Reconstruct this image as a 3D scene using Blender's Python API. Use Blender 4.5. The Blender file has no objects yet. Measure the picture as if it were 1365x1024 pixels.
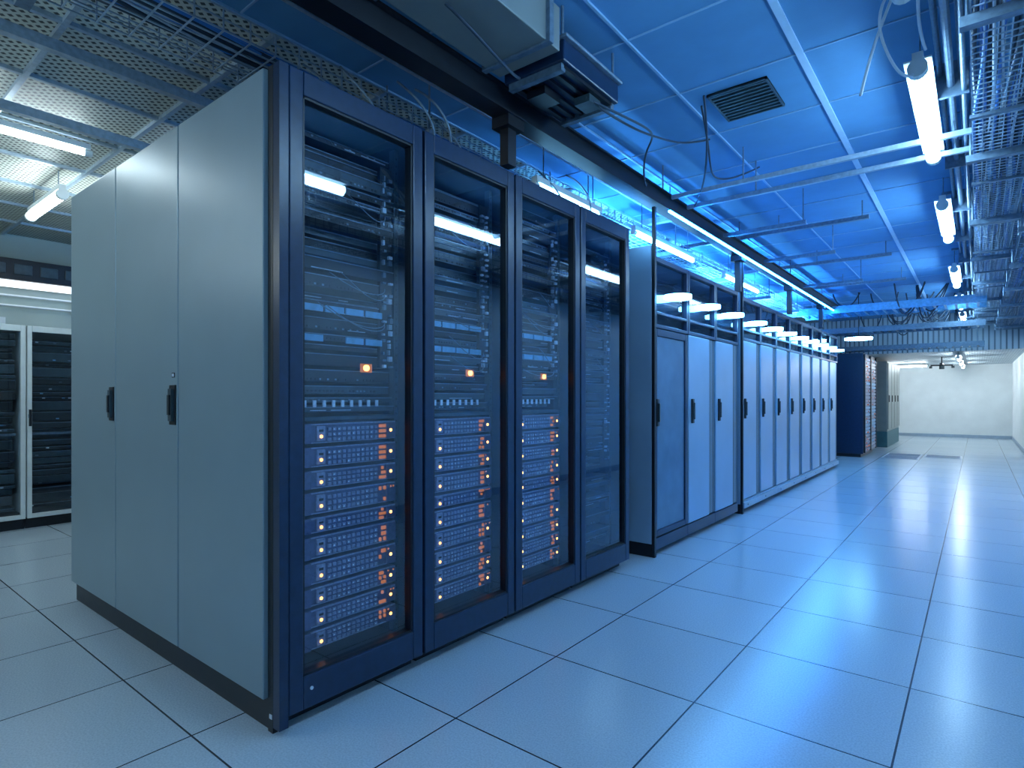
import bpy, math, random
from mathutils import Vector
random.seed(7)
S = bpy.context.scene
COL = S.collection

# ------------------------------------------------------------------ materials
def newmat(name):
    m = bpy.data.materials.new(name); m.use_nodes = True
    nt = m.node_tree; nt.nodes.clear()
    out = nt.nodes.new('ShaderNodeOutputMaterial')
    return m, nt, out

def N(nt, t, **kw):
    n = nt.nodes.new(t)
    for k, v in kw.items(): setattr(n, k, v)
    return n

def pbr(name, col, rough=0.5, metal=0.0, var=0.12, scale=12, bump=0.0, spec=0.5, rvar=0.1):
    m, nt, out = newmat(name)
    b = N(nt, 'ShaderNodeBsdfPrincipled')
    tc = N(nt, 'ShaderNodeTexCoord')
    no = N(nt, 'ShaderNodeTexNoise'); no.inputs['Scale'].default_value = scale; no.inputs['Detail'].default_value = 4
    nt.links.new(tc.outputs['Object'], no.inputs['Vector'])
    r = N(nt, 'ShaderNodeValToRGB')
    r.color_ramp.elements[0].position = 0.3; r.color_ramp.elements[1].position = 0.7
    r.color_ramp.elements[0].color = tuple(c*(1-var) for c in col)+(1,)
    r.color_ramp.elements[1].color = tuple(min(1, c*(1+var)) for c in col)+(1,)
    nt.links.new(no.outputs['Fac'], r.inputs['Fac'])
    nt.links.new(r.outputs['Color'], b.inputs['Base Color'])
    mr = N(nt, 'ShaderNodeMapRange')
    mr.inputs['To Min'].default_value = max(0.02, rough-rvar*rough); mr.inputs['To Max'].default_value = min(1, rough+rvar*rough)
    nt.links.new(no.outputs['Fac'], mr.inputs['Value']); nt.links.new(mr.outputs['Result'], b.inputs['Roughness'])
    b.inputs['Metallic'].default_value = metal
    b.inputs['Specular IOR Level'].default_value = spec
    if bump:
        bn = N(nt, 'ShaderNodeBump'); bn.inputs['Strength'].default_value = bump; bn.inputs['Distance'].default_value = 0.002
        n2 = N(nt, 'ShaderNodeTexNoise'); n2.inputs['Scale'].default_value = 250
        nt.links.new(tc.outputs['Object'], n2.inputs['Vector'])
        nt.links.new(n2.outputs['Fac'], bn.inputs['Height']); nt.links.new(bn.outputs['Normal'], b.inputs['Normal'])
    nt.links.new(b.outputs[0], out.inputs[0])
    return m

def emis(name, col, strength):
    m, nt, out = newmat(name)
    e = N(nt, 'ShaderNodeEmission'); e.inputs[0].default_value = col+(1,); e.inputs[1].default_value = strength
    nt.links.new(e.outputs[0], out.inputs[0]); return m

def glassmat(name, tint, ior=1.5, rough=0.015):
    # thin sheet: same Fresnel from both sides
    m, nt, out = newmat(name)
    t = N(nt, 'ShaderNodeBsdfTransparent'); t.inputs[0].default_value = tint+(1,)
    g = N(nt, 'ShaderNodeBsdfGlossy'); g.inputs['Roughness'].default_value = rough
    g.inputs[0].default_value = (0.85, 0.93, 1, 1)
    ge = N(nt, 'ShaderNodeNewGeometry')
    mr = N(nt, 'ShaderNodeMapRange'); mr.inputs['To Min'].default_value = ior; mr.inputs['To Max'].default_value = 1/ior
    nt.links.new(ge.outputs['Backfacing'], mr.inputs['Value'])
    f = N(nt, 'ShaderNodeFresnel'); nt.links.new(mr.outputs[0], f.inputs[0])
    mx = N(nt, 'ShaderNodeMixShader')
    nt.links.new(f.outputs[0], mx.inputs[0]); nt.links.new(t.outputs[0], mx.inputs[1]); nt.links.new(g.outputs[0], mx.inputs[2])
    nt.links.new(mx.outputs[0], out.inputs[0]); return m

def floor_mat():
    m, nt, out = newmat('floor_tile_vinyl')
    b = N(nt, 'ShaderNodeBsdfPrincipled'); tc = N(nt, 'ShaderNodeTexCoord')
    mp = N(nt, 'ShaderNodeMapping'); mp.inputs['Location'].default_value = (0.2, -0.23, 0)
    nt.links.new(tc.outputs['Object'], mp.inputs['Vector'])
    br = N(nt, 'ShaderNodeTexBrick', offset=0.0, squash=1.0)
    br.inputs['Color1'].default_value = (0.46, 0.56, 0.64, 1); br.inputs['Color2'].default_value = (0.50, 0.60, 0.68, 1)
    br.inputs['Mortar'].default_value = (0.01, 0.02, 0.035, 1)
    br.inputs['Scale'].default_value = 1; br.inputs['Mortar Size'].default_value = 0.0032; br.inputs['Mortar Smooth'].default_value = 0.1
    br.inputs['Brick Width'].default_value = 0.6; br.inputs['Row Height'].default_value = 0.61
    nt.links.new(mp.outputs[0], br.inputs['Vector'])
    n1 = N(nt, 'ShaderNodeTexNoise'); n1.inputs['Scale'].default_value = 160; n1.inputs['Detail'].default_value = 3
    nt.links.new(tc.outputs['Object'], n1.inputs['Vector'])
    r = N(nt, 'ShaderNodeValToRGB'); r.color_ramp.elements[0].position = .36; r.color_ramp.elements[1].position = .64
    r.color_ramp.elements[0].color = (.80, .82, .84, 1); r.color_ramp.elements[1].color = (1.0, 1.0, 1.0, 1)
    nt.links.new(n1.outputs['Fac'], r.inputs['Fac'])
    mx = N(nt, 'ShaderNodeMixRGB', blend_type='MULTIPLY'); mx.inputs[0].default_value = 1
    nt.links.new(br.outputs['Color'], mx.inputs[1]); nt.links.new(r.outputs[0], mx.inputs[2])
    nt.links.new(mx.outputs[0], b.inputs['Base Color'])
    b.inputs['Roughness'].default_value = .22
    b.inputs['Specular IOR Level'].default_value = .7
    bn = N(nt, 'ShaderNodeBump', invert=True); bn.inputs['Strength'].default_value = .4; bn.inputs['Distance'].default_value = .002
    nt.links.new(br.outputs['Fac'], bn.inputs['Height']); nt.links.new(bn.outputs[0], b.inputs['Normal'])
    nt.links.new(b.outputs[0], out.inputs[0]); return m

def mesh_mat(name, cell, wire, metalcol, hole, diag=True):
    m, nt, out = newmat(name)
    b = N(nt, 'ShaderNodeBsdfPrincipled'); tc = N(nt, 'ShaderNodeTexCoord')
    mp = N(nt, 'ShaderNodeMapping')
    mp.inputs['Rotation'].default_value = (0, 0, math.radians(45) if diag else 0)
    nt.links.new(tc.outputs['Object'], mp.inputs['Vector'])
    br = N(nt, 'ShaderNodeTexBrick', offset=0.0)
    br.inputs['Color1'].default_value = hole+(1,); br.inputs['Color2'].default_value = tuple(c*1.6 for c in hole)+(1,)
    br.inputs['Mortar'].default_value = metalcol+(1,)
    br.inputs['Scale'].default_value = 1; br.inputs['Mortar Size'].default_value = wire
    br.inputs['Brick Width'].default_value = cell; br.inputs['Row Height'].default_value = cell
    nt.links.new(mp.outputs[0], br.inputs['Vector'])
    nt.links.new(br.outputs['Color'], b.inputs['Base Color'])
    b.inputs['Roughness'].default_value = .5
    bn = N(nt, 'ShaderNodeBump'); bn.inputs['Strength'].default_value = .6; bn.inputs['Distance'].default_value = .004
    nt.links.new(br.outputs['Fac'], bn.inputs['Height']); nt.links.new(bn.outputs[0], b.inputs['Normal'])
    nt.links.new(b.outputs[0], out.inputs[0]); return m

M = {}
M['floor'] = floor_mat()
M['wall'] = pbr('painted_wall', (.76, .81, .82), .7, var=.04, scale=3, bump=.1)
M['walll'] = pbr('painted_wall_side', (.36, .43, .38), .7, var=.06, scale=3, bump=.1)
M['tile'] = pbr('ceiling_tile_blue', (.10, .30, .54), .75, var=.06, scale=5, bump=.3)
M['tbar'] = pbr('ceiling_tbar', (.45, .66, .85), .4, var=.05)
M['tbard'] = pbr('ceiling_tbar_dark', (.24, .44, .64), .5, var=.05)
M['ceilmesh'] = mesh_mat('expanded_metal_ceiling', .034, .0085, (.60, .64, .57), (.045, .052, .048))
M['softmesh'] = mesh_mat('perforated_soffit', .06, .012, (.50, .58, .63), (.12, .16, .19))
M['navy'] = pbr('navy_powdercoat', (.008, .025, .065), .30, var=.15, scale=30, bump=.08)
M['black'] = pbr('black_steel', (.005, .008, .014), .4, var=.2, scale=25)
M['dark'] = pbr('interior_dark', (.008, .014, .020), .5, var=.3, scale=20)
M['dark2'] = pbr('switch_body', (.032, .058, .074), .35, var=.3, scale=20)
M['grey'] = pbr('grey_panel_steel', (.235, .32, .365), .36, metal=.2, var=.04, scale=4, bump=.12)
M['grey2'] = pbr('satin_door_steel', (.29, .43, .58), .30, metal=.25, var=.06, scale=3, bump=.08)
M['lite'] = pbr('plinth_steel', (.35, .45, .55), .4, metal=.3, var=.06)
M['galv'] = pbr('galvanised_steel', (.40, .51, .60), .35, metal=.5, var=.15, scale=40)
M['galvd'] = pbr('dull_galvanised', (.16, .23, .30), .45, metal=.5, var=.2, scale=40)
M['beige'] = pbr('duct_sheet', (.24, .27, .26), .45, metal=.3, var=.08, scale=5)
M['white'] = pbr('white_powdercoat', (.60, .66, .66), .4, var=.05)
M['plastic'] = pbr('white_plastic', (.65, .72, .78), .4, var=.05)
M['server'] = pbr('server_bezel', (.080, .100, .19), .38, metal=.1, var=.2, scale=60)
M['drive'] = pbr('drive_caddy', (.25, .29, .42), .35, metal=.1, var=.3, scale=90)
M['port'] = pbr('port_label', (.7, .8, .95), .5, var=.2, scale=90)
M['blue_panel_and_light'] = pbr('blue_faceplate_and_light', (.16, .42, .65), .3, var=.2, scale=30)  # equipment faces; also painted blue reflections and the blue-lit ladder
M['teal'] = pbr('teal_panel', (.03, .12, .15), .5)
M['cable'] = pbr('cable_dark', (.02, .04, .07), .5)
M['cableb'] = pbr('cable_blue', (.04, .18, .50), .45)
M['cablew'] = pbr('cable_white', (.6, .68, .75), .45)
M['perf'] = mesh_mat('perforated_strip', .03, .009, (.015, .022, .03), (.25, .32, .38), False)
M['glass'] = glassmat('smoked_glass', (.76, .84, .91), 1.9)
M['glassd'] = glassmat('dark_glass', (.45, .55, .65), 2.1, rough=.03)
M['tube'] = emis('tube_corridor', (.38, .69, 1.0), 50)
M['tubew'] = emis('tube_side', (.80, .95, 1.0), 38)
M['tubef'] = emis('tube_far', (.84, .94, 1.0), 62)
M['bluefill'] = emis('blue_fill', (.02, .25, 1.0), 110)  # added blue fill for the cabinet row
M['bluelamp'] = emis('lamp_blue_white', (.20, .58, 1.0), 42)
M['reflglow'] = emis('header_reflection_glow', (.12, .46, 1.0), 34)  # glow standing in for tube reflections on the headers
M['rackfill'] = emis('rack_fill_light', (.38, .58, 1.0), 7)  # added fill inside the racks
M['amber'] = emis('led_amber', (1.0, .34, .07), 9)
M['amberdim'] = emis('status_amber', (1.0, .32, .12), .5)
M['whiteglow'] = emis('white_glow', (.8, .9, 1.0), 2.0)
M['smoke'] = pbr('frosted_door', (.08, .16, .26), .22, var=.1, scale=6)

# ------------------------------------------------------------------ builder
class B:
    def __init__(s): s.v = []; s.f = []; s.mi = []; s.mats = []
    def m(s, k):
        if k not in s.mats: s.mats.append(k)
        return s.mats.index(k)
    def box(s, x0, x1, y0, y1, z0, z1, k):
        if x0 > x1: x0, x1 = x1, x0
        if y0 > y1: y0, y1 = y1, y0
        if z0 > z1: z0, z1 = z1, z0
        i = len(s.v)
        s.v += [(x0,y0,z0),(x1,y0,z0),(x1,y1,z0),(x0,y1,z0),(x0,y0,z1),(x1,y0,z1),(x1,y1,z1),(x0,y1,z1)]
        s.f += [(i,i+3,i+2,i+1),(i+4,i+5,i+6,i+7),(i,i+1,i+5,i+4),(i+1,i+2,i+6,i+5),(i+2,i+3,i+7,i+6),(i+3,i,i+4,i+7)]
        s.mi += [s.m(k)]*6
    def sheet(s, x, y0, y1, z0, z1, k):   # single sheet facing +x
        i = len(s.v); s.v += [(x,y0,z0),(x,y1,z0),(x,y1,z1),(x,y0,z1)]
        s.f.append((i,i+1,i+2,i+3)); s.mi.append(s.m(k))
    def cyl(s, p, q, r, k, n=10):
        p = Vector(p); q = Vector(q); d = (q-p).normalized()
        a = d.orthogonal().normalized(); c = d.cross(a)
        i = len(s.v)
        for e in (p, q):
            for j in range(n):
                t = 2*math.pi*j/n
                s.v.append(tuple(e + a*math.cos(t)*r + c*math.sin(t)*r))
        for j in range(n):
            s.f.append((i+j, i+(j+1) % n, i+n+(j+1) % n, i+n+j))
        s.f.append(tuple(i+j for j in reversed(range(n)))); s.f.append(tuple(i+n+j for j in range(n)))
        s.mi += [s.m(k)]*(n+2)
    def make(s, name, parent=None, bevel=0):
        me = bpy.data.meshes.new(name); me.from_pydata(s.v, [], s.f)
        for k in s.mats: me.materials.append(M[k])
        for p, i in zip(me.polygons, s.mi): p.material_index = i
        me.update()
        o = bpy.data.objects.new(name, me); COL.objects.link(o)
        if parent: o.parent = parent
        if bevel:
            bv = o.modifiers.new('bevel', 'BEVEL'); bv.width = bevel; bv.segments = 2; bv.limit_method = 'ANGLE'
        return o

def empty(name):
    o = bpy.data.objects.new(name, None); COL.objects.link(o); o.empty_display_size = .1; return o

def curves(name, paths, r, mat, parent=None):
    cu = bpy.data.curves.new(name, 'CURVE'); cu.dimensions = '3D'; cu.bevel_depth = r; cu.bevel_resolution = 2; cu.resolution_u = 6
    for pts in paths:
        sp = cu.splines.new('NURBS'); sp.points.add(len(pts)-1); sp.use_endpoint_u = True; sp.order_u = min(4, len(pts))
        for p, c in zip(sp.points, pts): p.co = (*c, 1)
    cu.materials.append(M[mat])
    o = bpy.data.objects.new(name, cu); COL.objects.link(o)
    if parent: o.parent = parent
    return o

# ------------------------------------------------------------------ room shell
XL, XR, Y0, Y1, ZC = -7.6, 0.72, -2.6, 20.3, 2.74
b = B(); b.box(XL-.2, XR+.2, Y0-.2, Y1+.2, -.1, 0, 'floor'); b.make('floor')
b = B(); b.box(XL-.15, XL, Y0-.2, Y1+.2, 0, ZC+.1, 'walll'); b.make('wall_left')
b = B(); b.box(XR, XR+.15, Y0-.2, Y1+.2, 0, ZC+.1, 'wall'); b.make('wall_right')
b = B(); b.box(XL, XR, Y1, Y1+.15, 0, ZC+.1, 'wall'); b.make('wall_back')
b = B(); b.box(XL, XR, Y0-.15, Y0, 0, ZC+.1, 'wall'); b.make('wall_front')
b = B(); b.box(XR-.012, XR, Y0, Y1, 0, .08, 'lite'); b.make('baseboard_right')
b = B(); b.box(XL, XR-.012, Y1-.012, Y1, 0, .08, 'lite'); b.make('baseboard_back')
XS = -2.46
b = B()
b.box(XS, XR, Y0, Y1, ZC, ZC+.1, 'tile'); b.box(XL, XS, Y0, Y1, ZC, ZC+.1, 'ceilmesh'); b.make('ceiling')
# T-bar grid
b = B()
for i in range(-3, 3):
    x = -.66+.6*i
    if x < XS or x > XR: continue
    w = .016 if i == 0 else .006
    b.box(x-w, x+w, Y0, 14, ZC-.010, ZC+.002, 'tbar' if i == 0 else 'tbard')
y = 3.03-.6*9
while y < 14:
    b.box(XS, XR, y-.004, y+.004, ZC-.006, ZC+.002, 'tbard'); y += .6
b.make('ceiling_grid')
b = B()
for x in (-3.1, -3.75, -4.4, -5.05, -5.7, -6.35, -7.0): b.box(x-.012, x+.012, Y0, 8, ZC-.02, ZC, 'galv')
for i in range(16):
    y = -1.7+.62*i; b.box(XL, XS, y-.012, y+.012, ZC-.022, ZC, 'galv')
b.make('ceiling_mesh_grid')
# low soffit at the far end
b = B(); b.box(XL, XR, 14.2, Y1, 2.0, ZC, 'softmesh'); b.make('ceiling_soffit')
# vent
b = B(); vx0, vx1, vy0, vy1 = -1.15, -.84, 3.14, 3.50
b.box(vx0, vx1, vy0, vy1, ZC-.008, ZC-.001, 'dark')
for i in range(9):
    yy = vy0+.02+i*.037; b.box(vx0+.01, vx1-.01, yy, yy+.013, ZC-.014, ZC-.006, 'dark2')
for a in ((vx0, vx0+.010, vy0, vy1), (vx1-.010, vx1, vy0, vy1), (vx0, vx1, vy0, vy0+.010), (vx0, vx1, vy1-.010, vy1)):
    b.box(*a, ZC-.015, ZC, 'dark2')
b.make('air_vent')

# ------------------------------------------------------------------ main glass racks
def equipment(b, y0, y1, xf, servers=True, seed=0):
    rnd = random.Random(seed)
    ya, yb = y0+.105, y1-.058     # equipment span
    b.box(xf-.75, xf-.72, y0+.02, y1-.02, .12, 2.14, 'dark')
    for yy in (ya-.03, yb+.005):
        b.box(xf-.03, xf, yy, yy+.022, .14, 2.12, 'dark2')
        z = .16
        while z < 2.1:
            b.box(xf, xf+.001, yy+.008, yy+.015, z, z+.008, 'dark'); z += .03
    z = .185
    if servers:
        hs = [.078, .078, .078, .092, .092, .068, .092, .078, .085, .085]
        for h in hs:
            if z+h > 1.012: h = 1.012-z
            b.box(xf-.6, xf+.006, ya, yb, z+.008, z+h-.006, 'server')
            b.box(xf+.006, xf+.013, ya, yb, z+h-.011, z+h-.006, 'drive')
            b.box(xf+.006, xf+.011, ya, yb, z+.008, z+.011, 'drive')
            b.box(xf+.006, xf+.016, ya, ya+.045, z+.008, z+h-.006, 'server')
            b.box(xf+.006, xf+.016, yb-.045, yb, z+.010, z+h-.012, 'server')
            nr = 3 if h > .07 else 2
            n = 11; w = (yb-ya-.20)/n; rh = (h-.028)/nr
            for r_ in range(nr):
                for c in range(n):
                    yy = ya+.118+c*w; zz = z+.014+r_*rh
                    b.box(xf+.006, xf+.012, yy, yy+w*.66, zz, zz+rh*.58, 'drive')
                    if rnd.random() < .30:
                        b.box(xf+.012, xf+.0128, yy+w*.1, yy+w*.35, zz+rh*.15, zz+rh*.4, 'port')
            b.box(xf+.006, xf+.0145, ya+.070, ya+.104, z+h*.20, z+h*.82, 'drive')
            b.cyl((xf+.0145, ya+.087, z+h*.38), (xf+.017, ya+.087, z+h*.38), .0058, 'amber', 8)
            b.box(xf+.0145, xf+.0155, ya+.078, ya+.096, z+h*.58, z+h*.68, 'dark')
            for q in range(3):
                for u in (.16, .40, .64):
                    if rnd.random() < .6:
                        a = yb-.078+q*.011
                        b.box(xf+.006, xf+.0135, a, a+.008, z+h*u, z+h*(u+.15), 'amberdim')
            if rnd.random() < .8: b.cyl((xf+.016, yb-.026, z+h*.5), (xf+.018, yb-.026, z+h*.5), .0062, 'amber', 8)
            for q in range(3):
                if rnd.random() < .4:
                    b.box(xf+.016, xf+.017, yb-.042+q*.013, yb-.035+q*.013, z+h*.72, z+h*.8, 'amberdim')
            z += h
            if z > 1.0: break
        b.box(xf-.6, xf+.01, ya, yb, 1.015, 1.03, 'dark2')
    z = 1.045 if servers else .2
    while z < 2.06:
        h = rnd.choice([.034, .04, .044, .06])
        dep = rnd.choice([0, -.012, -.03, -.07])
        b.box(xf-.5, xf+dep, ya, yb, z+.002, z+h-.012, 'dark2' if rnd.random() < .5 else 'dark')
        b.box(xf+dep, xf+dep+.004, ya, yb, z+h-.016, z+h-.013, 'galvd')
        if rnd.random() < .5:
            n = 20; w = (yb-ya-.1)/n
            for c in range(n):
                if rnd.random() < .7:
                    yy = ya+.04+c*w
                    b.box(xf+dep, xf+dep+.002, yy, yy+w*.5, z+.008, z+.015, 'dark' if rnd.random() < .8 else 'galvd')
        for q in range(4):
            if rnd.random() < .22:
                yy = rnd.uniform(ya+.02, yb-.1); L = rnd.uniform(.03, .12)
                b.box(xf+dep, xf+dep+.003, yy, yy+L, z+.006, z+.009, 'galv')
        z += h
    if servers:
        for zz in (1.415, 1.305):
            for k in range(4):
                if rnd.random() < .9:
                    a = ya+.02+k*.09
                    b.box(xf+.001, xf+.008, a, a+.08, zz, zz+.024, 'blue_panel_and_light')  # blue light reflected on the equipment, painted as pale bars
        for k in range(9):
            a = ya+.02+k*.040
            b.box(xf+.001, xf+.007, a, a+.012, 1.065, 1.09, 'port')
        b.cyl((xf+.002, yb-.14, 1.215), (xf+.012, yb-.14, 1.215), .012, 'amber', 12)
        b.box(xf+.001, xf+.004, yb-.165, yb-.11, 1.198, 1.232, 'amberdim')
    z = 1.22 if servers else .7
    b.box(xf-.02, xf-.002, yb-.065, yb-.005, z, 2.03, 'dark')
    while z < 2.0:
        for q in (0, 1):
            if rnd.random() < .72:
                yy = yb-.058+q*.03+rnd.uniform(-.004, .004)
                hh = rnd.choice([.008, .012, .02])
                b.box(xf-.002, xf+.010, yy, yy+rnd.choice([.008, .014, .018]), z, z+hh, rnd.choice(['port', 'galv', 'galvd']))
        z += .026
def patch_cables(name, y0, y1, xf, parent, seed):
    rnd = random.Random(seed); P = []
    for i in range(5):
        yb = y1-.09; z = rnd.uniform(1.2, 1.95); y = rnd.uniform(y0+.14, y1-.2); z2 = z-rnd.uniform(.03, .1)
        P.append([(xf+.005, y, z), (xf+.03, y+.01, z-.02), (xf+.035, (y+yb)/2, z2-.02), (xf+.03, yb-.03, z2), (xf+.01, yb-.02, z2+.03)])
    curves(name, P, .0020, 'galvd', parent)

XF = -1.76
def glass_rack(y0, w, servers, seed, side=False):
    y1 = y0+w-.004
    e = empty('server_rack')
    xb = -2.80
    b = B()
    x1 = XF-.045
    b.box(xb, x1, y0, y0+.018, .10, 2.18, 'dark'); b.box(xb, x1, y1-.018, y1, .10, 2.18, 'dark')
    b.box(xb, x1, y0, y1, 2.16, 2.185, 'black'); b.box(xb, x1, y0, y1, .09, .115, 'black')
    b.box(xb, xb+.02, y0, y1, .1, 2.18, 'dark')
    b.box(xb+.02, x1-.03, y0+.02, y1, 0, .09, 'black')
    b.make('carcass', e)
    b = B(); st = .055; xd0, xd1 = XF-.04, XF
    b.box(xd0, xd1, y0+.004, y0+st, .055, 2.19, 'navy'); b.box(xd0, xd1, y1-st, y1-.004, .055, 2.19, 'navy')
    b.box(xd0, xd1, y0+st, y1-st, 2.11, 2.19, 'navy'); b.box(xd0, xd1, y0+st, y1-st, .055, .165, 'navy')
    b.make('door_frame', e, .004)
    b = B()
    for a in ((y0+st, y0+st+.008, .165, 2.11), (y1-st-.008, y1-st, .165, 2.11)):
        b.box(xd0-.004, xd1-.006, a[0], a[1], a[2], a[3], 'black')
    b.box(xd0-.004, xd1-.006, y0+st, y1-st, 2.102, 2.11, 'black'); b.box(xd0-.004, xd1-.006, y0+st, y1-st, .165, .173, 'black')
    b.cyl((xd1, y0+.085, .12), (xd1+.004, y0+.085, .12), .006, 'port', 8) if side else None
    b.make('door_trim', e)
    b = B(); b.sheet(XF-.024, y0+st, y1-st, .165, 2.11, 'glass' if servers else 'glassd'); b.make('door_glass', e)
    b = B(); equipment(b, y0, y1, XF-.12, servers, seed); b.make('equipment', e)
    if servers:
        b = B(); b.box(XF-.060, XF-.052, y0+.022, y0+.030, .2, 1.1, 'rackfill'); b.box(XF-.051, XF-.046, y0+.019, y0+.034, .2, 1.1, 'black'); b.make('added_fill_bar', e)  # bar hidden behind the door stile, added to brighten the servers
    patch_cables('patch_cables', y0, y1, XF-.12, e, seed+50)
    if side:
        b = B()
        b.box(XF-.072, XF-.042, y0-.03, y0-.001, 0.0, 2.19, 'black')
        b.box(XF-.04, XF-.002, y0-.03, y0+.002, .02, 2.19, 'navy')
        b.box(-3.84, XF-.075, y0-.022, y0-.001, 0, .10, 'black')
        b.box(-3.84, XF-.075, y0-.022, y0-.001, .10, 2.15, 'dark')
        b.make('end_frame', e)
        b = B()
        ed = [-1.836, -2.491, -3.180, -3.85]
        for i in range(3):
            b.box(ed[i+1]+.004, ed[i]-.004 if i else ed[i], y0-.045, y0-.023, .105, 2.185, 'grey')
        b.make('side_panels', e, .004)
        b = B()
        for i in (1, 2):
            xa = ed[i]-.072
            b.box(xa, xa+.056, y0-.050, y0-.044, .99, 1.15, 'black')
            b.box(xa+.012, xa+.044, y0-.060, y0-.049, 1.005, 1.135, 'dark2')
            b.box(xa+.018, xa+.038, y0-.066, y0-.059, 1.03, 1.11, 'black')
        b.box(ed[1]-.055, ed[1]-.028, y0-.047, y0-.044, 1.18, 1.20, 'dark'); b.box(ed[1]-.05, ed[1]-.033, y0-.048, y0-.046, 1.184, 1.196, 'port')
        b.box(-1.822, -1.806, y0-.032, y0-.029, .045, .06, 'plastic')
        b.make('side_handles', e, .002)
    return e
ys = [1.04, 1.64, 2.24, 2.84]
for i, y in enumerate(ys):
    glass_rack(y, .6, i < 3, 11+i, side=(i == 0))
for i, y in enumerate(ys):
    e = empty('rear_rack'); b = B()
    b.box(-3.82, -2.81, y+.002, y+.596, .09, 2.18, 'navy')
    b.box(-3.80, -2.83, y+.02, y+.58, 0, .09, 'black'); b.make('cabinet', e)
    b = B(); b.box(-3.85, -3.82, y+.006, y+.592, .1, 2.17, 'grey'); b.box(-3.862, -3.85, y+.03, y+.06, .95, 1.15, 'black'); b.make('door', e, .003)

# ------------------------------------------------------------------ row of satin door racks
def satin_rack(y0, w, first, glassy, top=2.08, door_top=1.58, plinth=False):
    y1 = y0+w-.003; X = -1.74
    e = empty('server_cabinet')
    b = B()
    b.box(-2.78, X-.04, y0, y1, .10, top, 'navy')
    b.box(-2.76, X-.07, y0, y1, 0, .10, 'black')
    b.make('carcass', e)
    b = B(); xd = X-.04
    b.box(xd, X, y0+.002, y0+.03, door_top+.03, top, 'navy'); b.box(xd, X, y1-.03, y1-.002, door_top+.03, top, 'navy')
    b.box(xd, X, y0+.03, y1-.03, top-.035, top, 'navy'); b.box(xd, X, y0+.002, y1-.002, door_top+.005, door_top+.03, 'navy')
    b.box(xd, X, y0+.03, y1-.03, door_top+.10, door_top+.12, 'navy')
    b.box(xd, X-.005, y0, y1, .04, .12, 'lite' if plinth else 'navy')
    if plinth:
        b.box(X-.005, X+.02, y0, y1, .05, .105, 'lite')
        b.cyl((X+.02, y0+.1, .078), (X+.024, y0+.1, .078), .008, 'dark', 8)
    b.make('header_frame', e, .003)
    b = B(); b.sheet(xd+.018, y0+.03, y1-.03, door_top+.03, top-.035, 'glassd')
    b.box(xd, xd+.004, y0+.03, y1-.03, door_top+.03, top-.035, 'dark'); b.make('header_glass', e)
    b = B(); yc = (y0+y1)/2-.02; zc = 1.81  # glowing disc and cap added in place of tube reflections on the header
    b.cyl((X+.045, yc, zc), (X+.045, yc, zc+.026), .10, 'reflglow', 24); b.make('reflection_disc', e)
    b = B(); b.cyl((X+.045, yc, zc+.0265), (X+.045, yc, zc+.034), .10, 'navy', 24); b.box(X-.03, X+.03, yc-.02, yc+.02, zc+.026, zc+.038, 'navy'); b.make('reflection_disc_cap', e)
    b = B(); ds = y0+w*.74
    if glassy:
        b.box(xd, X-.004, y0+.004, y0+.05, .13, door_top, 'navy'); b.box(xd, X-.004, y1-.05, y1-.004, .13, door_top, 'navy')
        b.box(xd, X-.004, y0+.05, y1-.05, .13, .17, 'navy'); b.box(xd, X-.004, y0+.05, y1-.05, door_top-.05, door_top, 'navy')
        b.box(xd, X-.014, y0+.05, y1-.05, .17, door_top-.05, 'smoke')
        hy = y0+.03
    else:
        b.box(xd, X, y0+.006, ds, .13, door_top, 'grey2')
        b.box(xd, X-.012, ds+.004, y1-.004, .13, door_top, 'perf')
        hy = y0+.07
    b.make('door', e, .004)
    b = B()
    b.box(X, X+.014, hy-.02, hy+.02, .90, 1.09, 'black'); b.box(X+.014, X+.026, hy-.009, hy+.009, .93, 1.06, 'dark2')
    b.make('handle', e, .004)
    if first:
        b = B(); b.box(-2.76, X-.012, y0-.028, y0-.001, .09, 2.15, 'grey2')
        b.box(-2.76, X-.012, y0-.028, y0-.001, 0, .09, 'black')
        b.box(X-.01, X+.012, y0-.03, y0-.001, 0.0, 2.41, 'black')
        b.make('end_panel', e, .003)
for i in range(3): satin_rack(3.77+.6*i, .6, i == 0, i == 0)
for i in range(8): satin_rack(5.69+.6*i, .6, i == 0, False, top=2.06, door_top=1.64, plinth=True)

# far racks
e = empty('equipment_rack'); b = B()
b.box(-2.7, -1.64, 12.4, 14.0, .06, 1.92, 'navy'); b.box(-2.68, -1.68, 12.42, 13.98, 0, .06, 'black'); b.make('cabinet', e, .006)
b = B()
for k in range(2):
    a = 12.43+.79*k
    b.box(-1.64, -1.61, a, a+.04, .08, 1.9, 'black'); b.box(-1.64, -1.61, a+.72, a+.76, .08, 1.9, 'black')
    z = .1
    while z < 1.85:
        b.box(-1.64, -1.62, a+.05, a+.71, z, z+.05, 'drive' if random.random() < .6 else 'blue_panel_and_light')
        for q in range(5):
            if random.random() < .15: b.box(-1.62, -1.612, a+.08+.12*q, a+.13+.12*q, z+.01, z+.03, 'amberdim')
        z += .065
b.make('front_modules', e)
e = empty('storage_cabinet'); b = B()
b.box(-2.6, -1.55, 15.2, 17.6, .35, 1.9, 'beige'); b.box(-2.6, -1.55, 15.2, 17.6, .0, .35, 'teal'); b.make('cabinet', e, .01)
b = B()
for k in range(4):
    b.box(-1.55, -1.53, 15.23+.6*k, 15.77+.6*k, .4, 1.86, 'beige'); b.box(-1.53, -1.515, 15.28+.6*k, 15.31+.6*k, 1.0, 1.15, 'black')
b.make('doors', e, .004)

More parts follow.
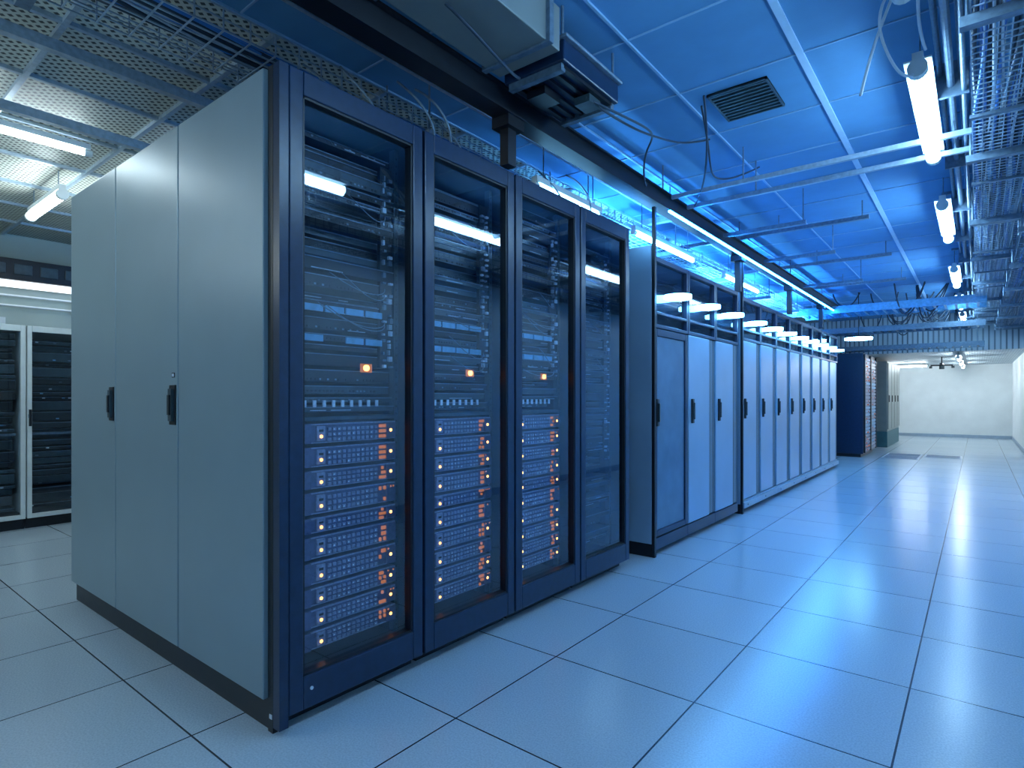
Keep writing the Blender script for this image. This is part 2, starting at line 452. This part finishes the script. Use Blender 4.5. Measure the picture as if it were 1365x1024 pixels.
# ------------------------------------------------------------------ white framed racks far left
for k in range(6):
    y0 = -.56+.62*k*1.0; y1 = y0+.615
    e = empty('glass_door_rack'); X = -6.20
    b = B()
    b.box(X-.9, X-.04, y0, y0+.02, .1, 1.68, 'white'); b.box(X-.9, X-.04, y1-.02, y1, .1, 1.68, 'white')
    b.box(X-.9, X-.04, y0, y1, 1.66, 1.70, 'white'); b.box(X-.9, X-.87, y0, y1, .1, 1.68, 'dark'); b.box(X-.88, X-.04, y0+.02, y1-.02, .1, .13, 'dark')
    b.box(X-.88, X-.06, y0, y1, 0, .1, 'black'); b.make('carcass', e)
    b = B(); st = .035
    b.box(X-.035, X, y0+.003, y0+st, .09, 1.70, 'white'); b.box(X-.035, X, y1-st, y1-.003, .09, 1.70, 'white')
    b.box(X-.035, X, y0+st, y1-st, 1.65, 1.70, 'white'); b.box(X-.035, X, y0+st, y1-st, .09, .125, 'white'); b.make('door_frame', e, .003)
    b = B(); b.sheet(X-.018, y0+st, y1-st, .125, 1.65, 'glass'); b.make('door_glass', e)
    b = B(); z = .15
    rnd = random.Random(k)
    while z < 1.6:
        h = rnd.choice([.04, .06, .09]); dp = rnd.choice([.1, .13, .2])
        b.box(X-.6, X-dp, y0+.05, y1-.05, z, z+h-.015, 'dark2' if rnd.random() < .5 else 'dark')
        b.box(X-dp, X-dp+.004, y0+.05, y1-.05, z+h-.02, z+h-.015, 'galvd')
        for q in range(6):
            if rnd.random() < .25:
                yy = rnd.uniform(y0+.06, y1-.1); b.box(X-dp, X-dp+.01, yy, yy+.02, z+.01, z+.02, rnd.choice(['galvd', 'port', 'blue_panel_and_light']))
        z += h
    b.cyl((X-.1, y0+.45, 1.12), (X-.09, y0+.45, 1.12), .012, 'amber', 10)
    b.box(X-.6, X-.09, y0+.05, y1-.05, .78, .80, 'galvd')
    b.make('equipment', e)
    b = B(); b.box(X, X+.015, y0+.012, y0+.030, .86, 1.0, 'black'); b.box(X, X+.01, y0+.008, y0+.034, .93, .96, 'galvd'); b.make('handle', e)

b = B(); b.box(XL, XL+.45, .9, 2.6, 2.22, 2.42, 'black'); b.box(XL+.05, XL+.40, .95, 2.55, 2.20, 2.22, 'whiteglow')  # white underside made emissive
for q in range(8): b.box(XL+.45, XL+.462, 1.0+.2*q, 1.14+.2*q, 2.27, 2.37, 'dark2')
b.make('air_conditioner', None, .01)
e = empty('wall_conduit'); b = B()
for z in (2.12, 2.02): b.cyl((XL+.04, Y0, z), (XL+.04, 8, z), .012, 'white')
for y in (-1, .5, 2, 3.5, 5): b.box(XL, XL+.07, y, y+.03, 1.98, 2.16, 'galvd')
b.make('pipes', e)
b = B(); b.box(XL, XL+.03, .35, 1.42, 1.80, 1.90, 'white'); b.make('trim_1')

# ------------------------------------------------------------------ lamps
def tube_light(p, q, mat='tube', r=.033, zc=ZC, w=.05):
    e = empty('tube_light'); p = Vector(p); q = Vector(q); d = (q-p).normalized()
    b = B(); b.cyl(p+d*.03, q-d*.03, r, mat, 14); b.make('tube', e)
    b = B()
    b.cyl(p-d*.01, p+d*.03, r*1.15, 'white', 14); b.cyl(q-d*.03, q+d*.01, r*1.15, 'white', 14)
    h0 = p.z+r+.002
    lo = Vector((min(p.x, q.x), min(p.y, q.y), 0)); hi = Vector((max(p.x, q.x), max(p.y, q.y), 0))
    if abs(d.y) > .5:
        b.box(lo.x-w, lo.x+w, lo.y, hi.y, h0, h0+.006, 'white'); b.box(lo.x-.02, lo.x+.02, lo.y, hi.y, h0+.006, h0+.035, 'white')
    else:
        b.box(lo.x, hi.x, lo.y-w, lo.y+w, h0, h0+.006, 'white'); b.box(lo.x, hi.x, lo.y-.02, lo.y+.02, h0+.006, h0+.035, 'white')
    for t in (.12, .88):
        c = p+(q-p)*t
        if h0+.035 < zc: b.cyl((c.x, c.y, h0+.03), (c.x, c.y, zc), .004, 'galvd', 6)
    b.make('housing', e)
    return e
TX, TZ = -.20, 2.50
for y in (-1.2, 1.22, 3.02, 5.27, 8.0, 10.3, 12.4): tube_light((TX, y, TZ), (TX, y+1.2, TZ))  # first tube, behind the camera, is added to brighten the near floor
for y in (14.6, 16.6, 18.6): tube_light((TX-.1, y, 1.9), (TX-.1, y+1.0, 1.9), 'tubef', zc=2.0, r=.03)
tube_light((-4.2, 17.5, 1.92), (-4.2, 18.7, 1.92), 'tubef', zc=2.0, r=.03)
tube_light((-2.0, 18.6, 1.92), (-1.0, 18.6, 1.92), 'tubef', zc=2.0, r=.02)
# side hall
W = .022
tube_light((-5.95, 1.27, 2.55), (-5.1, 1.27, 2.55), 'tubew', w=W)
tube_light((-4.95, 1.9, 2.62), (-4.3, 1.9, 2.62), 'tubew', r=.02, w=W)
tube_light((-4.45, .2, 2.66), (-4.45, 1.25, 2.66), 'tubew', r=.018, w=W)
tube_light((-4.9, 4.2, 2.55), (-4.9, 5.4, 2.55), 'tubew', w=W)
tube_light((-3.9, -.9, 2.40), (-2.7, -.9, 2.40), 'tubew', w=W)  # out of view, added to light the side panels and mesh ceiling
tube_light((-6.2, -1.2, 2.45), (-5.0, -1.2, 2.45), 'tubew', w=W)
# cabinet-top light bars under the rail
tube_light((-2.02, 2.75, 2.34), (-2.02, 3.5, 2.34), 'bluelamp', r=.016, w=.02)
tube_light((-2.02, 4.0, 2.34), (-2.02, 5.2, 2.34), 'bluelamp', r=.016, w=.02)
tube_light((-2.02, 6.0, 2.34), (-2.02, 7.2, 2.34), 'bluelamp', r=.016, w=.02)
for (x, y, z) in ((-1.45, 10.5, 2.00),):
    e = empty('pendant_lamp'); b = B()
    b.cyl((x, y, z), (x, y, z+.03), .19, 'bluelamp', 24); b.make('diffuser', e)
    b = B(); b.cyl((x, y, z+.031), (x, y, z+.055), .20, 'black', 24); b.cyl((x, y, z+.05), (x, y, ZC), .006, 'black', 6); b.make('shade', e)

for y in (4.4, 6.4, 8.4, 10.0):  # blue fill added on the cabinet tops, out of view, to tint the ceiling
    e = empty('added_uplight'); zt = 2.10
    b = B(); b.box(-2.45, -2.15, y-.3, y+.3, zt-.01, zt+.02, 'black'); b.make('housing', e)
    L = bpy.data.lights.new('added_uplight_lamp', 'AREA'); L.shape = 'RECTANGLE'; L.size = .28; L.size_y = .56
    L.energy = 150; L.color = (.07, .37, 1.0)
    o = bpy.data.objects.new('lamp', L); COL.objects.link(o); o.parent = e
    o.location = (-2.3, y, zt+.03); o.rotation_euler = (math.radians(180), math.radians(-25), 0)
b = B()
b.box(-1.70, -1.685, 3.9, 10.3, 2.402, 2.414, 'bluefill'); b.box(-1.705, -1.68, 3.9, 10.3, 2.4145, 2.419, 'black'); b.make('added_blue_strip')  # blue strip added under the rail to tint the cabinet fronts

# ------------------------------------------------------------------ overhead structure
b = B()
b.box(-1.77, -1.71, -2.5, 10.5, 2.425, 2.53, 'black')
b.box(-1.79, -1.69, -2.5, 10.5, 2.525, 2.535, 'black'); b.box(-1.79, -1.69, -2.5, 10.5, 2.42, 2.43, 'black')
for y in (2.17, 5.60, 7.5, 9.3):
    b.box(-1.775, -1.725, y-.03, y+.03, 2.2 if y < 3 else 2.09, 2.43, 'black')
    b.box(-1.80, -1.70, y-.06, y+.06, 2.37, 2.43, 'black')
for y in (.4, 2.17, 3.9, 5.6, 7.5, 9.3): b.cyl((-1.74, y, 2.53), (-1.74, y, ZC), .006, 'galvd', 6)
b.make('support_rail')

def wire_tray(name, x0, x1, y0, y1, z, h, px=.05, py=.1, t=.0025, mat='galv', hang=True, step=1.5):
    b = B()
    n = max(2, round((x1-x0)/px))
    for i in range(n+1):
        x = x0+(x1-x0)*i/n; b.box(x-t, x+t, y0, y1, z-t, z+t, mat)
    m = max(1, round(h/.05))
    for j in range(1, m+1):
        for x in (x0, x1): b.box(x-t, x+t, y0, y1, z+h*j/m-t, z+h*j/m+t, mat)
    y = y0
    while y <= y1+1e-4:
        b.box(x0, x1, y-t, y+t, z-t*2, z, mat)
        for x in (x0, x1): b.box(x-t, x+t, y-t, y+t, z, z+h, mat)
        y += py
    if hang:
        y = y0+.3
        while y < y1:
            for x in (x0-.01, x1+.01): b.cyl((x, y, z-.03), (x, y, ZC), .005, 'galvd', 6)
            b.box(x0-.03, x1+.03, y-.02, y+.02, z-.045, z-.008, 'galvd'); y += step
    return b.make(name)
def ladder_y(name, x0, x1, y0, y1, z, h=.06, mat='galv', pitch=.25, step=1.6):
    b = B()
    for x in (x0, x1):
        b.box(x-.008, x+.008, y0, y1, z, z+h, mat)
        b.box(x-.014, x+.014, y0, y1, z+h-.006, z+h, mat)
    y = y0+.05
    while y < y1: b.box(x0, x1, y-.014, y+.014, z+.008, z+.026, mat); y += pitch
    y = y0+.3
    while y < y1:
        for x in (x0, x1): b.cyl((x, y, z), (x, y, ZC), .005, 'galvd', 6)
        y += step
    return b.make(name)
def ladder_x(name, x0, x1, y0, y1, z, h=.08, mat='galv', pitch=.2):
    b = B()
    for y in (y0, y1): b.box(x0, x1, y-.008, y+.008, z, z+h, mat)
    x = x0+.05
    while x < x1: b.box(x-.014, x+.014, y0, y1, z+.01, z+.03, mat); x += pitch
    for x in (x0+.1, x1-.1):
        for y in (y0, y1): b.cyl((x, y, z), (x, y, ZC), .005, 'galvd', 6)
    return b.make(name)

wire_tray('wire_mesh_tray', -2.42, -2.12, .2, 10.4, 2.42, .08)
ladder_y('cable_ladder', -3.0, -2.66, 2.6, 10.0, 2.50)
ladder_y('cable_ladder', -2.05, -1.86, .8, 10.3, 2.60, mat='galv', pitch=.2)
wire_tray('wire_mesh_tray', -3.6, -3.3, 2.9, 9.0, 2.36, .08, step=1.2)
for x in (-2.60, -3.22, -4.08):
    b = B(); y1 = 4.5 if x < -3.9 else 8
    b.box(x-.022, x+.022, -2.4, y1, 2.64, 2.646, 'galv')
    b.box(x-.022, x-.018, -2.4, y1, 2.646, 2.69, 'galv'); b.box(x+.018, x+.022, -2.4, y1, 2.646, 2.69, 'galv')
    for y in (-1.5, .4, 2.3, 4.2): b.cyl((x, y, 2.646), (x, y, ZC), .006, 'galvd', 6)
    b.make('strut_channel')
wire_tray('wire_mesh_tray', -5.6, -5.2, 2.2, 8, 2.35, .08)
for y in (3.94, 4.22):
    b = B(); b.box(-1.69, .1, y-.012, y+.012, 2.50, 2.505, 'galv'); b.box(-1.69, .1, y-.012, y-.009, 2.505, 2.528, 'galv'); b.box(-1.69, .1, y+.009, y+.012, 2.505, 2.528, 'galv')
    for x in (-1.2, -.1): b.cyl((x, y, 2.505), (x, y, ZC), .005, 'galvd', 6)
    b.make('strut_channel')
b = B(); b.box(-2.9, -1.8, 4.55, 4.6, 2.55, 2.60, 'galv')
for y in (5.6, 7.2, 8.8):
    b.box(-2.9, -.7, y, y+.04, 2.58, 2.61, 'galvd')
    for x in (-1.4, -.75): b.cyl((x, y+.02, 2.6), (x, y+.02, ZC), .005, 'galvd', 6)
for y in (5.0, 6.2, 7.9): b.box(-1.69, -1.05, y, y+.03, 2.46, 2.49, 'galvd'); b.cyl((-1.07, y+.015, 2.49), (-1.07, y+.015, ZC), .005, 'galvd', 6)
b.make('strut_frame')

e = empty('air_duct'); b = B()
b.box(-1.66, -1.34, -2.5, 2.0, 2.52, 2.70, 'beige')
for y in (-1.2, -.2, .7, 1.3, 1.9): b.box(-1.68, -1.32, y, y+.03, 2.51, 2.71, 'galvd')
b.make('duct_body', e, .004)
e = empty('fan_coil_unit'); b = B()
b.box(-1.66, -1.34, 2.03, 2.50, 2.50, 2.59, 'navy')
b.box(-1.68, -1.32, 2.02, 2.51, 2.59, 2.605, 'galvd'); b.make('case', e, .006)
b = B()
for q in range(6): b.box(-1.63+.05*q, -1.61+.05*q, 2.06, 2.47, 2.485, 2.50, 'black')
b.box(-1.64, -1.36, 2.04, 2.07, 2.47, 2.5, 'galvd'); b.box(-1.64, -1.36, 2.46, 2.49, 2.47, 2.5, 'galvd')
b.box(-1.60, -1.50, 2.12, 2.24, 2.45, 2.485, 'black'); b.box(-1.46, -1.38, 2.30, 2.40, 2.45, 2.485, 'dark2')
for (x, y) in ((-1.64, 2.05), (-1.36, 2.05), (-1.64, 2.48), (-1.36, 2.48)): b.cyl((x, y, 2.6), (x, y, ZC), .006, 'galvd', 6)
b.make('brackets', e)
curves('data_cable', [
    [(-1.4, 2.3, 2.47), (-1.3, 2.5, 2.42), (-1.3, 2.9, 2.50), (-1.5, 3.1, 2.53), (-1.6, 3.3, 2.46), (-1.68, 3.5, 2.47)],
    [(-1.4, 2.4, 2.47), (-1.35, 2.7, 2.44), (-1.35, 3.0, 2.52), (-1.4, 3.4, 2.62), (-1.3, 3.6, 2.70)],
    [(-1.5, 1.5, 2.52), (-1.42, 1.6, 2.42), (-1.45, 1.8, 2.38), (-1.55, 2.0, 2.48)],
    [(-1.2, 3.2, 2.72), (-1.25, 3.5, 2.55), (-1.4, 3.8, 2.50), (-1.3, 4.1, 2.6), (-1.2, 4.3, 2.72)],
    [(-1.15, 3.1, 2.72), (-1.25, 3.5, 2.53), (-1.45, 3.9, 2.47), (-1.68, 4.3, 2.52)]], .006, 'cable')

# right hand trays
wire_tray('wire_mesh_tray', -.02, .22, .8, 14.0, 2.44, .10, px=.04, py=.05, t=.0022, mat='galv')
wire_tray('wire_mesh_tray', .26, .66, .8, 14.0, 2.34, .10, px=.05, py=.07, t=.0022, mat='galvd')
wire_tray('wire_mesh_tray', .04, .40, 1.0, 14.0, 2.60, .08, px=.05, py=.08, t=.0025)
b = B()
for x, z, r in ((-.10, 2.60, .016), (-.06, 2.64, .012), (-.14, 2.66, .012), (-.05, 2.56, .010)):
    b.cyl((x, .2, z), (x, 14, z), r, 'galvd', 10)
for i in range(12):
    y = 1.3+1.1*i; b.box(-.22, .70, y, y+.03, 2.69, 2.71, 'galvd'); b.box(-.16, -.03, y, y+.02, 2.545, 2.69, 'galvd')
    b.cyl((.24, y+.015, 2.3), (.24, y+.015, ZC), .006, 'galv', 6); b.box(-.03, .7, y-.01, y+.02, 2.41, 2.425, 'galvd')
b.make('conduit_pipes')
rnd = random.Random(3)
for mat, n, r in (('cable', 20, .010), ('cableb', 18, .008), ('cablew', 9, .005)):
    P = []
    for i in range(n):
        x = rnd.uniform(0, .2); base = 2.46
        if i % 2: x = rnd.uniform(.28, .64); base = 2.36
        if i % 5 == 4: x = rnd.uniform(.06, .38); base = 2.615
        P.append([(x+rnd.uniform(-.03, .03), .8+k*.55, base+rnd.uniform(0, .06)) for k in range(25)])
    curves('cable_bundle', P, r, mat)
for mat, n, r in (('cable', 7, .009), ('cableb', 5, .008), ('galv', 3, .005)):
    P = [[(rnd.uniform(-2.40, -2.15), .3+k*.6, 2.44+rnd.uniform(0, .03)) for k in range(17)] for i in range(n)]
    P += [[(rnd.uniform(-2.95, -2.70), 2.65+k*.6, 2.535+rnd.uniform(0, .03)) for k in range(12)] for i in range(n)]
    curves('cable_bundle', P, r, mat)
P = []
for i in range(10):
    y = rnd.uniform(.9, 3.4); x = rnd.uniform(-2.3, -1.9)
    P.append([(x, y, 2.46), (x+.12, y+.05, 2.36+rnd.uniform(-.05, .05)), (x+.15, y+.12, 2.26), (x+.05, y+.15, 2.19)])
curves('cable_drop', P, .005, 'galvd')
curves('loose_cable', [
    [(-.22, 2.7, 2.74), (-.30, 2.75, 2.62), (-.36, 2.85, 2.50), (-.40, 2.95, 2.42)],
    [(-.22, 2.72, 2.74), (-.33, 2.7, 2.66), (-.30, 2.85, 2.50), (-.24, 2.98, 2.44), (-.21, 3.02, 2.48)],
    [(-.16, 2.6, 2.74), (-.2, 2.8, 2.6), (-.17, 3.0, 2.56)]], .006, 'cablew')

ladder_x('cable_ladder', -2.2, .1, 9.9, 10.5, 2.36, .11, 'blue_panel_and_light', .12)  # blue light falling on this ladder is put into its colour
ladder_x('cable_ladder', -2.2, .1, 11.6, 12.1, 2.22, .09, 'galvd', .12)
ladder_x('cable_ladder', -2.2, .1, 13.2, 13.7, 2.02, .08, 'galvd', .12)
P = []
for i in range(10):
    y = rnd.uniform(9.95, 10.45); P.append([(-2.2+k*.3, y+rnd.uniform(-.03, .03), 2.40+rnd.uniform(0, .06)) for k in range(8)])
for i in range(8):
    y = rnd.uniform(11.65, 12.05); P.append([(-2.2+k*.3, y+rnd.uniform(-.03, .03), 2.26+rnd.uniform(0, .05)) for k in range(8)])
curves('cable_bundle', P, .012, 'cableb')
P = []
for i in range(22):
    x = rnd.uniform(-1.8, -.2); y = rnd.uniform(9.5, 13.5); z = rnd.uniform(2.05, 2.4)
    P.append([(x, y, 2.72), (x+.05, y, z+.1), (x+rnd.uniform(.1, .3), y+.1, z), (x+.35, y+.1, 2.72)])
curves('hanging_cable', P, .010, 'cable')
e = empty('ceiling_camera'); b = B(); x, y = -.62, 16.1
b.cyl((x, y, 1.86), (x, y, 2.0), .012, 'black', 8); b.box(x-.03, x+.03, y-.22, y+.22, 1.83, 1.86, 'black')
b.box(x-.2, x+.2, y-.03, y+.03, 1.80, 1.83, 'black'); b.cyl((x, y, 1.73), (x, y, 1.80), .05, 'dark2', 14)
for a in (-.2, .2): b.cyl((x+a, y, 1.75), (x+a, y, 1.80), .03, 'dark2', 10)
b.make('body', e)
for (x, y) in ((-1.1, 12.85), (-1.1, 13.46), (-.5, 13.46)):
    b = B(); b.box(x-.28, x+.28, y-.28, y+.28, .0, .004, 'lite')
    for i in range(9): b.box(x-.25, x+.25, y-.25+i*.058, y-.225+i*.058, .004, .006, 'galvd')
    b.make('floor_vent_tile')

# ------------------------------------------------------------------ world, camera
w = bpy.data.worlds.new('world'); S.world = w; w.use_nodes = True
w.node_tree.nodes['Background'].inputs[0].default_value = (.02, .05, .1, 1); w.node_tree.nodes['Background'].inputs[1].default_value = .3
cam = bpy.data.cameras.new('camera'); co = bpy.data.objects.new('camera', cam); COL.objects.link(co)
cam.sensor_width = 36; cam.lens = 780/1365*36; cam.shift_y = 18/1365; cam.clip_start = .02
co.location = (0, 0, 1.1); co.rotation_euler = (math.radians(90), 0, math.radians(38.5))
S.camera = co
S.view_settings.view_transform = 'Standard'
